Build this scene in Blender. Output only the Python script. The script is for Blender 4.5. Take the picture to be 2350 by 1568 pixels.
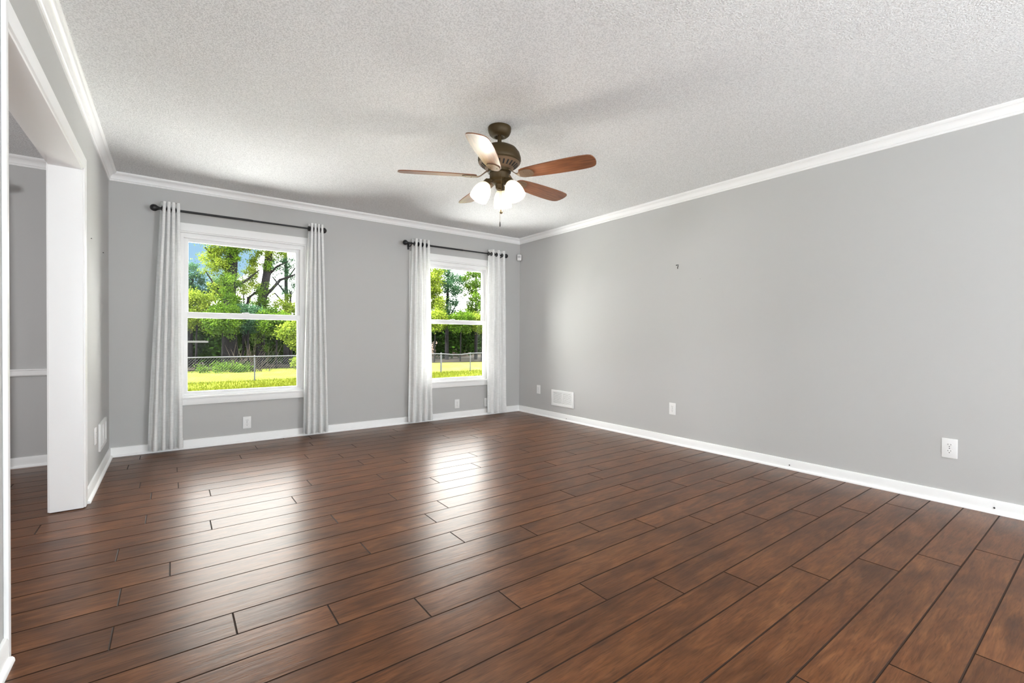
import bpy, bmesh, math, random
from mathutils import Vector, Matrix

for o in list(bpy.data.objects):
    bpy.data.objects.remove(o, do_unlink=True)
SC = bpy.context.scene
COL = SC.collection
PI = math.pi

# ------------------------------------------------------------------ camera
CAM_LOC = Vector((0.4277, -5.1596, 1.0381))
YAW, PITCH, ROLL, FPX = 0.6377, -0.0091, 0.0052, 1054.25
_d = Vector((math.sin(YAW) * math.cos(PITCH), math.cos(YAW) * math.cos(PITCH), math.sin(PITCH)))
_r = Vector((math.cos(YAW), -math.sin(YAW), 0))
_u = _r.cross(_d)
_r2 = math.cos(ROLL) * _r + math.sin(ROLL) * _u
_u2 = -math.sin(ROLL) * _r + math.cos(ROLL) * _u
cam_data = bpy.data.cameras.new('camera')
cam = bpy.data.objects.new('camera', cam_data)
COL.objects.link(cam)
cam_data.sensor_width = 36.0
cam_data.lens = FPX / 2350.0 * 36.0
cam_data.clip_start = 0.02
cam_data.clip_end = 500
cam.matrix_world = Matrix(((_r2.x, _u2.x, -_d.x, CAM_LOC.x), (_r2.y, _u2.y, -_d.y, CAM_LOC.y),
                           (_r2.z, _u2.z, -_d.z, CAM_LOC.z), (0, 0, 0, 1)))
SC.camera = cam

# ------------------------------------------------------------------ exposure
vs = SC.view_settings
vs.view_transform = 'Standard'
vs.look = 'None'
vs.gamma = 1.0
vs.exposure = 0.0
vs.use_curve_mapping = False
SC.cycles.use_denoising = True
SC.cycles.max_bounces = 10
SC.cycles.diffuse_bounces = 6
SC.cycles.transparent_max_bounces = 24
SC.cycles.sample_clamp_indirect = 40.0
SC.cycles.caustics_reflective = False
SC.cycles.caustics_refractive = False

# ------------------------------------------------------------------ sky
SKY = 13.0
world = bpy.data.worlds.new('sky')
SC.world = world
world.use_nodes = True
nt = world.node_tree
nt.nodes.clear()
N = nt.nodes.new
tc = N('ShaderNodeTexCoord')
nz = N('ShaderNodeTexNoise'); nz.inputs['Scale'].default_value = 2.4; nz.inputs['Detail'].default_value = 5
nt.links.new(tc.outputs['Generated'], nz.inputs['Vector'])
dot = N('ShaderNodeVectorMath'); dot.operation = 'DOT_PRODUCT'
dot.inputs[1].default_value = (0.030, 0.982, 0.186)       # a blue opening in the bright overcast
nt.links.new(tc.outputs['Generated'], dot.inputs[0])
add = N('ShaderNodeMath'); add.operation = 'MULTIPLY_ADD'; add.inputs[1].default_value = 0.012
nt.links.new(nz.outputs['Fac'], add.inputs[0]); nt.links.new(dot.outputs['Value'], add.inputs[2])
ramp = N('ShaderNodeValToRGB')
ramp.color_ramp.elements[0].position = 0.9990; ramp.color_ramp.elements[0].color = (0, 0, 0, 1)
ramp.color_ramp.elements[1].position = 1.0030; ramp.color_ramp.elements[1].color = (1, 1, 1, 1)
nt.links.new(add.outputs[0], ramp.inputs[0])
mixc = N('ShaderNodeMix'); mixc.data_type = 'RGBA'
mixc.inputs['A'].default_value = (1.0 * SKY, 0.98 * SKY, 0.95 * SKY, 1)
mixc.inputs['B'].default_value = (0.42, 0.68, 0.93, 1)
nt.links.new(ramp.outputs['Color'], mixc.inputs['Factor'])
bg = N('ShaderNodeBackground')
nt.links.new(mixc.outputs['Result'], bg.inputs['Color'])
out = N('ShaderNodeOutputWorld')
nt.links.new(bg.outputs[0], out.inputs['Surface'])

# ------------------------------------------------------------------ sun and large lights
def light(name, kind, loc, energy, color=(1, 1, 1), **kw):
    l = bpy.data.lights.new(name, kind)
    l.energy = energy
    l.color = color
    for k, v in kw.items():
        setattr(l, k, v)
    o = bpy.data.objects.new(name, l)
    COL.objects.link(o)
    o.location = loc
    return o

def aim(o, d):
    o.rotation_euler = Vector(d).to_track_quat('-Z', 'Y').to_euler()

s = light('sun', 'SUN', (0, -10, 20), 41.0, (1.0, 0.985, 0.95), angle=0.01)
aim(s, (0.72, 0.035, -0.69))
# unseen fill lights added behind the camera to brighten the room; no openings there
a = light('fill_rear_right', 'AREA', (4.33, -7.3, 1.35), 275, (0.885, 0.955, 1.0), shape='RECTANGLE', size=2.6, size_y=1.7)
aim(a, (-1.0, 0.40, 0.02))
a = light('fill_rear_left', 'AREA', (0.05, -7.3, 1.35), 125, (0.885, 0.955, 1.0), shape='RECTANGLE', size=2.6, size_y=1.7)
aim(a, (1.0, 0.35, 0.1))
a = light('fill_uplight_right', 'AREA', (3.82, -7.4, 0.06), 36, (0.885, 0.955, 1.0), shape='RECTANGLE', size=0.96, size_y=3.0)  # uplight added out of view to brighten the ceiling; the floor there is not sunlit
aim(a, (0.0, 0.25, 1.0))
a = light('fill_uplight_left', 'AREA', (0.38, -7.4, 0.06), 225, (0.885, 0.955, 1.0), shape='RECTANGLE', size=0.6, size_y=3.0)  # second added uplight, evens out the ceiling on the left
aim(a, (0.0, 0.25, 1.0))
a = light('daylight_dining_window', 'AREA', (-3.7, -2.9, 1.6), 85, (0.97, 0.985, 1.0), shape='RECTANGLE', size=0.7, size_y=0.9)
aim(a, (1.0, 0.35, -0.02))

# ------------------------------------------------------------------ room numbers
W = 4.381           # right wall
H = 2.42            # ceiling
YR = -9.0          # rear wall
T = 0.14            # wall thickness
OY0, OY1, OZ = -3.03, -1.42, 2.037   # cased opening in the left wall
DX = -4.0           # far wall of the dining room
FAN = (2.166, -2.664)
WIN = [(1.013, 0.457), (3.327, 0.457)]   # centre, half width of the glass
WZ0, WZ1 = 0.522, 1.904
RIM = 0.09          # from the glass edge out to the hole in the wall

# ------------------------------------------------------------------ mesh helpers
class MB:
    def __init__(self):
        self.v = []; self.f = []; self.seed = []
    def vert(self, p):
        self.v.append(tuple(p)); return len(self.v) - 1
    def face(self, idx, seed=0.0):
        self.f.append(tuple(idx)); self.seed.append(seed)
    def box(self, x0, x1, y0, y1, z0, z1, M=None):
        b = len(self.v)
        for p in ((x0, y0, z0), (x1, y0, z0), (x1, y1, z0), (x0, y1, z0), (x0, y0, z1), (x1, y0, z1), (x1, y1, z1), (x0, y1, z1)):
            self.v.append(tuple(M @ Vector(p)) if M else p)
        for q in ((0, 3, 2, 1), (4, 5, 6, 7), (0, 1, 5, 4), (1, 2, 6, 5), (2, 3, 7, 6), (3, 0, 4, 7)):
            self.face([b + i for i in q])
        return self
    def cbox(self, x0, x1, y0, y1, z0, z1, c, M=None):
        """box with chamfered edges"""
        bm = bmesh.new()
        bmesh.ops.create_cube(bm, size=1.0)
        for v in bm.verts:
            v.co = Vector(((x0 + x1) / 2 + v.co.x * (x1 - x0), (y0 + y1) / 2 + v.co.y * (y1 - y0), (z0 + z1) / 2 + v.co.z * (z1 - z0)))
        bmesh.ops.bevel(bm, geom=list(bm.edges), offset=c, segments=2, affect='EDGES', profile=0.6)
        self.add_bm(bm, M)
        return self
    def add_bm(self, bm, M=None):
        b = len(self.v)
        bm.verts.index_update()
        for v in bm.verts:
            self.v.append(tuple(M @ v.co) if M else tuple(v.co))
        for f in bm.faces:
            self.face([b + v.index for v in f.verts])
        bm.free()
    def lathe(self, prof, seg=32, M=None, cap0=True, cap1=True):
        """prof: list of (r, z) turned about z"""
        rings = []
        for r, z in prof:
            ring = []
            for k in range(seg):
                a = 2 * PI * k / seg
                p = Vector((r * math.cos(a), r * math.sin(a), z))
                ring.append(self.vert(M @ p if M else p))
            rings.append(ring)
        for i in range(len(rings) - 1):
            for k in range(seg):
                k2 = (k + 1) % seg
                self.face((rings[i][k], rings[i][k2], rings[i + 1][k2], rings[i + 1][k]))
        if cap0: self.face(rings[0][::-1])
        if cap1: self.face(rings[-1])
        return self
    def tube(self, pts, rad, seg=8, cap=True):
        pts = [Vector(p) for p in pts]
        n = len(pts)
        rads = rad if isinstance(rad, (list, tuple)) else [rad] * n
        up = Vector((0.31, 0.2, 0.93)).normalized()
        rings = []
        for i, p in enumerate(pts):
            t = (pts[min(i + 1, n - 1)] - pts[max(i - 1, 0)]).normalized()
            a = t.cross(up)
            if a.length < 1e-3: a = t.cross(Vector((1, 0, 0)))
            a.normalize(); b = t.cross(a)
            rings.append([self.vert(p + (a * math.cos(2 * PI * k / seg) + b * math.sin(2 * PI * k / seg)) * rads[i]) for k in range(seg)])
        for i in range(n - 1):
            for k in range(seg):
                k2 = (k + 1) % seg
                self.face((rings[i][k], rings[i][k2], rings[i + 1][k2], rings[i + 1][k]))
        if cap:
            self.face(rings[0][::-1]); self.face(rings[-1])
        return self
    def torus(self, c, axis, R, r, seg=20, sub=8):
        M = Vector(axis).to_track_quat('Z', 'Y').to_matrix().to_4x4()
        M.translation = Vector(c)
        rings = []
        for i in range(seg):
            a = 2 * PI * i / seg
            rings.append([self.vert(M @ Vector(((R + r * math.cos(2 * PI * k / sub)) * math.cos(a), (R + r * math.cos(2 * PI * k / sub)) * math.sin(a), r * math.sin(2 * PI * k / sub)))) for k in range(sub)])
        for i in range(seg):
            for k in range(sub):
                self.face((rings[i][k], rings[(i + 1) % seg][k], rings[(i + 1) % seg][(k + 1) % sub], rings[i][(k + 1) % sub]))
        return self
    def sweep(self, prof, path, ins, ends=True):
        """prof: closed list of (d, z); path: list of (x, y); ins: inward direction at each path point (already mitred)"""
        rings = []
        for (x, y), (nx, ny) in zip(path, ins):
            rings.append([self.vert((x + d * nx, y + d * ny, z)) for d, z in prof])
        m = len(prof)
        for i in range(len(rings) - 1):
            for k in range(m):
                k2 = (k + 1) % m
                self.face((rings[i][k], rings[i][k2], rings[i + 1][k2], rings[i + 1][k]))
        if ends:
            self.face(rings[0][::-1]); self.face(rings[-1])
        return self

def world_off(o):
    v = Vector((0, 0, 0))
    while o:
        v += Vector(o.location); o = o.parent
    return v

def build(name, mb, mat, parent=None, smooth=35, origin=None, recalc=True, attr=False):
    me = bpy.data.meshes.new(name)
    me.from_pydata(mb.v, [], mb.f)
    if recalc:
        bm = bmesh.new(); bm.from_mesh(me)
        bmesh.ops.recalc_face_normals(bm, faces=bm.faces)
        bm.to_mesh(me); bm.free()
    if attr:
        at = me.attributes.new('seed', 'FLOAT', 'FACE')
        at.data.foreach_set('value', mb.seed)
    if smooth:
        me.polygons.foreach_set('use_smooth', [True] * len(me.polygons))
        me.set_sharp_from_angle(angle=math.radians(smooth))
    mats = mat if isinstance(mat, (list, tuple)) else [mat]
    for m in mats: me.materials.append(m)
    o = bpy.data.objects.new(name, me)
    COL.objects.link(o)
    if parent is not None:
        me.transform(Matrix.Translation(-world_off(parent)))
        o.parent = parent
    else:
        if origin is None:
            xs = [v.co for v in me.vertices]
            lo = [min(c[i] for c in xs) for i in range(3)]; hi = [max(c[i] for c in xs) for i in range(3)]
            origin = ((lo[0] + hi[0]) / 2, (lo[1] + hi[1]) / 2, lo[2])
        me.transform(Matrix.Translation(-Vector(origin)))
        o.location = origin
    me.update()
    return o

def tag(o, label=None, cat=None, group=None, kind=None):
    if label: o['label'] = label
    if cat: o['category'] = cat
    if group: o['group'] = group
    if kind: o['kind'] = kind
    return o

def empty(name, loc, label, cat, group=None):
    o = bpy.data.objects.new(name, None)
    COL.objects.link(o)
    o.location = loc
    o.empty_display_size = 0.05
    return tag(o, label, cat, group)

def struct(name, mb, mat, parent=None, **kw):
    o = build(name, mb, mat, parent, **kw)
    if parent is None: o['kind'] = 'structure'
    return o

def copy_tree(o, parent=None):
    c = o.copy(); COL.objects.link(c)
    if parent: c.parent = parent
    for ch in list(o.children):
        copy_tree(ch, c)
    return c

# ------------------------------------------------------------------ material helpers
def new_mat(name):
    m = bpy.data.materials.new(name); m.use_nodes = True
    n = m.node_tree; n.nodes.clear()
    o = n.nodes.new('ShaderNodeOutputMaterial')
    b = n.nodes.new('ShaderNodeBsdfPrincipled')
    n.links.new(b.outputs[0], o.inputs['Surface'])
    return m, n, b, o

def simple(name, col, rough=0.5, metal=0.0, spec=0.5, bump=None, coat=0.0):
    m, n, b, o = new_mat(name)
    b.inputs['Base Color'].default_value = (*col, 1)
    b.inputs['Roughness'].default_value = rough
    b.inputs['Metallic'].default_value = metal
    b.inputs['Specular IOR Level'].default_value = spec
    b.inputs['Coat Weight'].default_value = coat
    if bump:
        scale, strength, dist, detail = bump
        t = n.nodes.new('ShaderNodeTexCoord')
        z = n.nodes.new('ShaderNodeTexNoise'); z.inputs['Scale'].default_value = scale; z.inputs['Detail'].default_value = detail
        n.links.new(t.outputs['Object'], z.inputs['Vector'])
        bp = n.nodes.new('ShaderNodeBump'); bp.inputs['Strength'].default_value = strength; bp.inputs['Distance'].default_value = dist
        n.links.new(z.outputs['Fac'], bp.inputs['Height'])
        n.links.new(bp.outputs[0], b.inputs['Normal'])
    return m

def ramp_node(n, stops):
    r = n.nodes.new('ShaderNodeValToRGB')
    e = r.color_ramp.elements
    while len(e) < len(stops): e.new(0.5)
    for k, (p, c) in enumerate(stops):
        e[k].position = p; e[k].color = (*c, 1)
    return r

M_WALL = simple('greige_wall_paint', (0.545, 0.543, 0.536), 0.75, spec=0.25, bump=(260, 0.12, 0.002, 3))
M_TRIM = simple('white_trim_paint', (0.94, 0.94, 0.935), 0.38, bump=(40, 0.06, 0.002, 2))
M_VINYL = simple('white_window_vinyl', (0.90, 0.90, 0.90), 0.35)
M_PLASTIC = simple('white_plastic', (0.88, 0.88, 0.875), 0.35)
M_DARK = simple('dark_recess', (0.02, 0.02, 0.02), 0.8)
M_BLACK = simple('black_iron', (0.012, 0.012, 0.014), 0.38, spec=0.5)
M_BRONZE = simple('antique_bronze', (0.062, 0.040, 0.015), 0.5, metal=0.25, spec=0.3, bump=(60, 0.05, 0.002, 2))
M_BRONZE_L = simple('lamplit_bronze', (0.19, 0.125, 0.075), 0.45, metal=0.2)  # lighter bronze: lamp glow on the vent ring put into the colour
M_BRASS = simple('chain_metal', (0.25, 0.19, 0.11), 0.35, metal=0.9)
M_STEEL = simple('galvanised_steel', (0.055, 0.057, 0.062), 0.5, spec=0.2, metal=0.0)
M_WIRE = simple('galvanised_wire', (0.042, 0.044, 0.047), 0.6, spec=0.1)
M_SHELL = simple('outer_siding', (0.7, 0.7, 0.68), 0.7)

def make_ceiling_mat():
    m, n, b, o = new_mat('popcorn_ceiling')
    t = n.nodes.new('ShaderNodeTexCoord')
    z = n.nodes.new('ShaderNodeTexNoise'); z.inputs['Scale'].default_value = 135; z.inputs['Detail'].default_value = 2.0; z.inputs['Roughness'].default_value = 0.65
    n.links.new(t.outputs['Object'], z.inputs['Vector'])
    r = ramp_node(n, [(0.36, (0.70, 0.705, 0.705)), (0.58, (0.89, 0.895, 0.895))])
    n.links.new(z.outputs['Fac'], r.inputs[0]); n.links.new(r.outputs[0], b.inputs['Base Color'])
    b.inputs['Roughness'].default_value = 0.95; b.inputs['Specular IOR Level'].default_value = 0.1
    bp = n.nodes.new('ShaderNodeBump'); bp.inputs['Strength'].default_value = 1.0; bp.inputs['Distance'].default_value = 0.005
    n.links.new(z.outputs['Fac'], bp.inputs['Height']); n.links.new(bp.outputs[0], b.inputs['Normal'])
    return m
M_CEIL = make_ceiling_mat()

def make_floor_mat():
    m, n, b, o = new_mat('scraped_brown_laminate')
    L = n.links.new
    t = n.nodes.new('ShaderNodeTexCoord')
    at = n.nodes.new('ShaderNodeAttribute'); at.attribute_name = 'seed'
    # every plank reads the wood from another place
    cmb = n.nodes.new('ShaderNodeCombineXYZ')
    mu = n.nodes.new('ShaderNodeMath'); mu.operation = 'MULTIPLY'; mu.inputs[1].default_value = 37.0
    L(at.outputs['Fac'], mu.inputs[0]); L(mu.outputs[0], cmb.inputs['Z']); L(mu.outputs[0], cmb.inputs['X'])
    ad = n.nodes.new('ShaderNodeVectorMath'); ad.operation = 'ADD'
    L(t.outputs['Object'], ad.inputs[0]); L(cmb.outputs[0], ad.inputs[1])
    def mapped(sx, sy):
        mp = n.nodes.new('ShaderNodeMapping'); mp.inputs['Scale'].default_value = (sx, sy, 1)
        L(ad.outputs[0], mp.inputs['Vector']); return mp
    g1 = n.nodes.new('ShaderNodeTexNoise'); g1.inputs['Scale'].default_value = 3.2; g1.inputs['Detail'].default_value = 6; g1.inputs['Distortion'].default_value = 1.6
    L(mapped(1.0, 5.5).outputs[0], g1.inputs['Vector'])
    g2 = n.nodes.new('ShaderNodeTexNoise'); g2.inputs['Scale'].default_value = 17; g2.inputs['Detail'].default_value = 7; g2.inputs['Distortion'].default_value = 0.8
    L(mapped(0.8, 9.0).outputs[0], g2.inputs['Vector'])
    bl = n.nodes.new('ShaderNodeTexNoise'); bl.inputs['Scale'].default_value = 4.0; bl.inputs['Detail'].default_value = 3
    L(mapped(1.0, 1.6).outputs[0], bl.inputs['Vector'])
    r1 = ramp_node(n, [(0.22, (0.072, 0.0255, 0.0092)), (0.5, (0.132, 0.050, 0.0178)), (0.78, (0.198, 0.083, 0.031))])
    L(g1.outputs['Fac'], r1.inputs[0])
    r2 = ramp_node(n, [(0.28, (0.58, 0.55, 0.53)), (0.5, (0.97, 0.96, 0.95)), (0.74, (1.22, 1.22, 1.20))])
    L(g2.outputs['Fac'], r2.inputs[0])
    r3 = ramp_node(n, [(0.32, (0.62, 0.60, 0.60)), (0.55, (1.0, 1.0, 1.0)), (0.75, (1.15, 1.1, 1.05))])
    L(bl.outputs['Fac'], r3.inputs[0])
    def mul(a, c):
        x = n.nodes.new('ShaderNodeMix'); x.data_type = 'RGBA'; x.blend_type = 'MULTIPLY'; x.inputs['Factor'].default_value = 1.0
        L(a, x.inputs['A']); L(c, x.inputs['B']); return x.outputs['Result']
    c = mul(mul(r1.outputs[0], r2.outputs[0]), r3.outputs[0])
    rs = ramp_node(n, [(0.0, (0.88, 0.86, 0.84)), (1.0, (1.12, 1.12, 1.1))])
    fr = n.nodes.new('ShaderNodeMath'); fr.operation = 'FRACT'; L(at.outputs['Fac'], fr.inputs[0])
    L(fr.outputs[0], rs.inputs[0])
    c = mul(c, rs.outputs[0])
    L(c, b.inputs['Base Color'])
    b.inputs['Roughness'].default_value = 0.30
    b.inputs['IOR'].default_value = 1.45
    b.inputs['Specular IOR Level'].default_value = 0.32
    b.inputs['Specular Tint'].default_value = (1.0, 0.9, 0.8, 1)
    # scraped ripples
    rp = n.nodes.new('ShaderNodeTexNoise'); rp.inputs['Scale'].default_value = 2.2; rp.inputs['Detail'].default_value = 3
    L(mapped(1.2, 16.0).outputs[0], rp.inputs['Vector'])
    b1 = n.nodes.new('ShaderNodeBump'); b1.inputs['Strength'].default_value = 0.16; b1.inputs['Distance'].default_value = 0.004
    L(rp.outputs['Fac'], b1.inputs['Height'])
    b2 = n.nodes.new('ShaderNodeBump'); b2.inputs['Strength'].default_value = 0.18; b2.inputs['Distance'].default_value = 0.0015
    L(g2.outputs['Fac'], b2.inputs['Height']); L(b1.outputs[0], b2.inputs['Normal'])
    L(b2.outputs[0], b.inputs['Normal'])
    return m
M_FLOOR = make_floor_mat()

def make_glass(name='clear_glass', tint=(0.97, 0.985, 0.98)):
    m = bpy.data.materials.new(name); m.use_nodes = True
    n = m.node_tree; n.nodes.clear()
    o = n.nodes.new('ShaderNodeOutputMaterial')
    tr = n.nodes.new('ShaderNodeBsdfTransparent'); tr.inputs[0].default_value = (*tint, 1)
    gl = n.nodes.new('ShaderNodeBsdfGlossy'); gl.inputs['Roughness'].default_value = 0.02
    fr = n.nodes.new('ShaderNodeFresnel'); fr.inputs['IOR'].default_value = 1.22
    mx = n.nodes.new('ShaderNodeMixShader')
    n.links.new(fr.outputs[0], mx.inputs[0]); n.links.new(tr.outputs[0], mx.inputs[1]); n.links.new(gl.outputs[0], mx.inputs[2])
    n.links.new(mx.outputs[0], o.inputs['Surface'])
    return m
M_GLASS = make_glass()

def make_fabric():
    m = bpy.data.materials.new('grey_linen_weave'); m.use_nodes = True
    n = m.node_tree; n.nodes.clear(); L = n.links.new
    o = n.nodes.new('ShaderNodeOutputMaterial')
    t = n.nodes.new('ShaderNodeTexCoord')
    def nz(sx, sz, sc):
        mp = n.nodes.new('ShaderNodeMapping'); mp.inputs['Scale'].default_value = (sx, sx, sz)
        L(t.outputs['Object'], mp.inputs['Vector'])
        z = n.nodes.new('ShaderNodeTexNoise'); z.inputs['Scale'].default_value = sc; z.inputs['Detail'].default_value = 2
        L(mp.outputs[0], z.inputs['Vector']); return z
    h = nz(0.12, 1.0, 170); v = nz(1.0, 0.05, 130)
    ad = n.nodes.new('ShaderNodeMath'); ad.operation = 'ADD'; L(h.outputs['Fac'], ad.inputs[0]); L(v.outputs['Fac'], ad.inputs[1])
    r = ramp_node(n, [(0.0, (0.84, 0.84, 0.835)), (1.0, (0.96, 0.96, 0.955))])
    ml = n.nodes.new('ShaderNodeMapRange'); ml.inputs['From Min'].default_value = 0.75; ml.inputs['From Max'].default_value = 1.25
    L(ad.outputs[0], ml.inputs['Value']); L(ml.outputs[0], r.inputs[0])
    df = n.nodes.new('ShaderNodeBsdfDiffuse'); L(r.outputs[0], df.inputs['Color'])
    tl = n.nodes.new('ShaderNodeBsdfTranslucent'); L(r.outputs[0], tl.inputs['Color'])
    mx = n.nodes.new('ShaderNodeMixShader'); mx.inputs[0].default_value = 0.14
    L(df.outputs[0], mx.inputs[1]); L(tl.outputs[0], mx.inputs[2]); L(mx.outputs[0], o.inputs['Surface'])
    bp = n.nodes.new('ShaderNodeBump'); bp.inputs['Strength'].default_value = 0.25; bp.inputs['Distance'].default_value = 0.001
    L(ad.outputs[0], bp.inputs['Height']); L(bp.outputs[0], df.inputs['Normal'])
    return m
M_FABRIC = make_fabric()

def make_blade_mat():
    m, n, b, o = new_mat('walnut_fan_blade')
    t = n.nodes.new('ShaderNodeTexCoord')
    mp = n.nodes.new('ShaderNodeMapping'); mp.inputs['Scale'].default_value = (2.5, 30, 10)
    n.links.new(t.outputs['UV'], mp.inputs['Vector'])
    z = n.nodes.new('ShaderNodeTexNoise'); z.inputs['Scale'].default_value = 3; z.inputs['Detail'].default_value = 5; z.inputs['Distortion'].default_value = 0.6
    n.links.new(mp.outputs[0], z.inputs['Vector'])
    r = ramp_node(n, [(0.3, (0.13, 0.045, 0.018)), (0.7, (0.27, 0.105, 0.042))])
    n.links.new(z.outputs['Fac'], r.inputs[0]); n.links.new(r.outputs[0], b.inputs['Base Color'])
    b.inputs['Roughness'].default_value = 0.36
    b.inputs['Coat Weight'].default_value = 0.15; b.inputs['Coat Roughness'].default_value = 0.2
    return m
M_BLADE = make_blade_mat()

def make_shade_mat():
    m, n, b, o = new_mat('lit_frosted_glass')
    b.inputs['Base Color'].default_value = (0.70, 0.66, 0.60, 1)
    b.inputs['Roughness'].default_value = 0.3
    b.inputs['Emission Color'].default_value = (1.0, 0.87, 0.66, 1)
    b.inputs['Emission Strength'].default_value = 0.30
    tl = n.nodes.new('ShaderNodeBsdfTranslucent'); tl.inputs[0].default_value = (0.95, 0.88, 0.76, 1)
    mx = n.nodes.new('ShaderNodeMixShader'); mx.inputs[0].default_value = 0.35
    n.links.new(b.outputs[0], mx.inputs[1]); n.links.new(tl.outputs[0], mx.inputs[2]); n.links.new(mx.outputs[0], o.inputs['Surface'])
    return m
M_SHADE = make_shade_mat()

def emit(name, col, s):
    m, n, b, o = new_mat(name)
    b.inputs['Base Color'].default_value = (0.9, 0.9, 0.9, 1)
    b.inputs['Emission Color'].default_value = (*col, 1); b.inputs['Emission Strength'].default_value = s
    return m
M_BULB = emit('lit_bulb', (1.0, 0.88, 0.66), 2.6)

def make_leaf(name, dark, lightc, trans=0.35):
    m = bpy.data.materials.new(name); m.use_nodes = True
    n = m.node_tree; n.nodes.clear(); L = n.links.new
    o = n.nodes.new('ShaderNodeOutputMaterial')
    at = n.nodes.new('ShaderNodeAttribute'); at.attribute_name = 'seed'
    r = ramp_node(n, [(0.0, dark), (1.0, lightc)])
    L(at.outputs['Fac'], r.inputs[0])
    df = n.nodes.new('ShaderNodeBsdfDiffuse'); L(r.outputs[0], df.inputs['Color'])
    tl = n.nodes.new('ShaderNodeBsdfTranslucent'); L(r.outputs[0], tl.inputs['Color'])
    mx = n.nodes.new('ShaderNodeMixShader'); mx.inputs[0].default_value = trans
    L(df.outputs[0], mx.inputs[1]); L(tl.outputs[0], mx.inputs[2]); L(mx.outputs[0], o.inputs['Surface'])
    return m
M_LEAF_A = make_leaf('yellow_green_leaf', (0.01188, 0.03267, 0.00267), (0.17075, 0.21857, 0.02561))
M_LEAF_B = make_leaf('mid_green_leaf', (0.00445, 0.01930, 0.00238), (0.08538, 0.15027, 0.01452))
M_LEAF_C = make_leaf('blue_green_leaf', (0.00445, 0.02079, 0.01188), (0.05806, 0.11953, 0.05806))
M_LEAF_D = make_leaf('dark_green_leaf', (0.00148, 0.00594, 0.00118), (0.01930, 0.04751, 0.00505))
M_GRASSB = make_leaf('grass_blade', (0.034, 0.045, 0.0035), (0.090, 0.100, 0.011), 0.3)
M_BARK = simple('grey_brown_bark', (0.0042, 0.0036, 0.0042), 0.9, spec=0.1, bump=(9, 0.8, 0.04, 5))
M_DRY = simple('dry_twig', (0.025, 0.02, 0.015), 0.9, spec=0.1)

def make_ground_mat():
    m, n, b, o = new_mat('sunlit_lawn')
    t = n.nodes.new('ShaderNodeTexCoord')
    z = n.nodes.new('ShaderNodeTexNoise'); z.inputs['Scale'].default_value = 1.1; z.inputs['Detail'].default_value = 7; z.inputs['Roughness'].default_value = 0.7
    n.links.new(t.outputs['Object'], z.inputs['Vector'])
    r = ramp_node(n, [(0.3, (0.047, 0.065, 0.0052)), (0.5, (0.100, 0.118, 0.0115)), (0.7, (0.140, 0.156, 0.025))])
    n.links.new(z.outputs['Fac'], r.inputs[0]); n.links.new(r.outputs[0], b.inputs['Base Color'])
    b.inputs['Roughness'].default_value = 0.95; b.inputs['Specular IOR Level'].default_value = 0.1
    return m
M_LAWN = make_ground_mat()
M_DIRT = simple('bare_reddish_dirt', (0.035, 0.021, 0.014), 0.95, bump=(3, 0.6, 0.1, 5))
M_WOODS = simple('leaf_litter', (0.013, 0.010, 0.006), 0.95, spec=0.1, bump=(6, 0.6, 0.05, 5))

# ------------------------------------------------------------------ floor (laid planks, joints where the photo shows them)
ROWH, PLK, Y0 = 0.1542, 1.357, -3.472
PHASE = {-9: .63, -8: .32, -5: .46, -3: .15}
def row_phase(yc):
    tab = [(-4.916, 2.56), (-4.77, 2.27), (-4.61, 1.97), (-4.475, 3.04), (-4.32, 2.70), (-4.165, 2.40), (-4.01, 2.10), (-3.857, 1.81), (-3.703, 1.50),
           (-3.549, 1.20), (-3.395, 0.91), (-3.241, 0.61), (-3.086, 0.26), (-2.932, 1.19), (-2.778, 0.26), (-2.624, 0.42), (-2.47, 1.17),
           (-2.316, 0.22), (-2.161, 0.60), (-2.007, 1.05), (-1.853, 0.31), (-1.699, 1.21), (-1.545, 0.63), (-1.391, 0.32), (-1.083, 0.25), (-0.774, 0.46), (-0.466, 0.15), (-0.312, 1.06)]
    for y, ph in tab:
        if abs(y - yc) < 0.04: return ph
    return (yc * 7.31) % PLK
rng = random.Random(4)
fl = MB()
k = -40
while True:
    ya = Y0 + k * ROWH; yb = ya + ROWH
    k += 1
    if yb < YR: continue
    if ya > 0: break
    ya_, yb_ = max(ya, YR), min(yb, 0.0)
    ph = row_phase((ya + yb) / 2)
    x = ph - PLK * math.ceil((ph - DX) / PLK)
    while x < W:
        xa, xb = max(x, DX), min(x + PLK, W)
        x += PLK
        if xb - xa < 0.02: continue
        g, dz, sd = 0.0032, 0.0016, rng.random()
        o = [fl.vert((xa, ya_, -dz)), fl.vert((xb, ya_, -dz)), fl.vert((xb, yb_, -dz)), fl.vert((xa, yb_, -dz))]
        i = [fl.vert((xa + g, ya_ + g, 0)), fl.vert((xb - g, ya_ + g, 0)), fl.vert((xb - g, yb_ - g, 0)), fl.vert((xa + g, yb_ - g, 0))]
        fl.face(i, sd)
        for q in range(4):
            fl.face((o[q], o[(q + 1) % 4], i[(q + 1) % 4], i[q]), sd)
M_GROOVE = simple('plank_groove', (0.034, 0.017, 0.010), 0.6, spec=0.15)
floor = struct('floor', fl, [M_FLOOR, M_GROOVE], smooth=0, recalc=False, attr=True, origin=(0, 0, 0))
for p in floor.data.polygons:
    if abs(p.normal.z) < 0.95: p.material_index = 1
sub = MB().box(DX - T, W + T, YR - T, T, -0.30, -0.0016)
struct('floor_base', sub, M_GROOVE, smooth=0)

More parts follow.
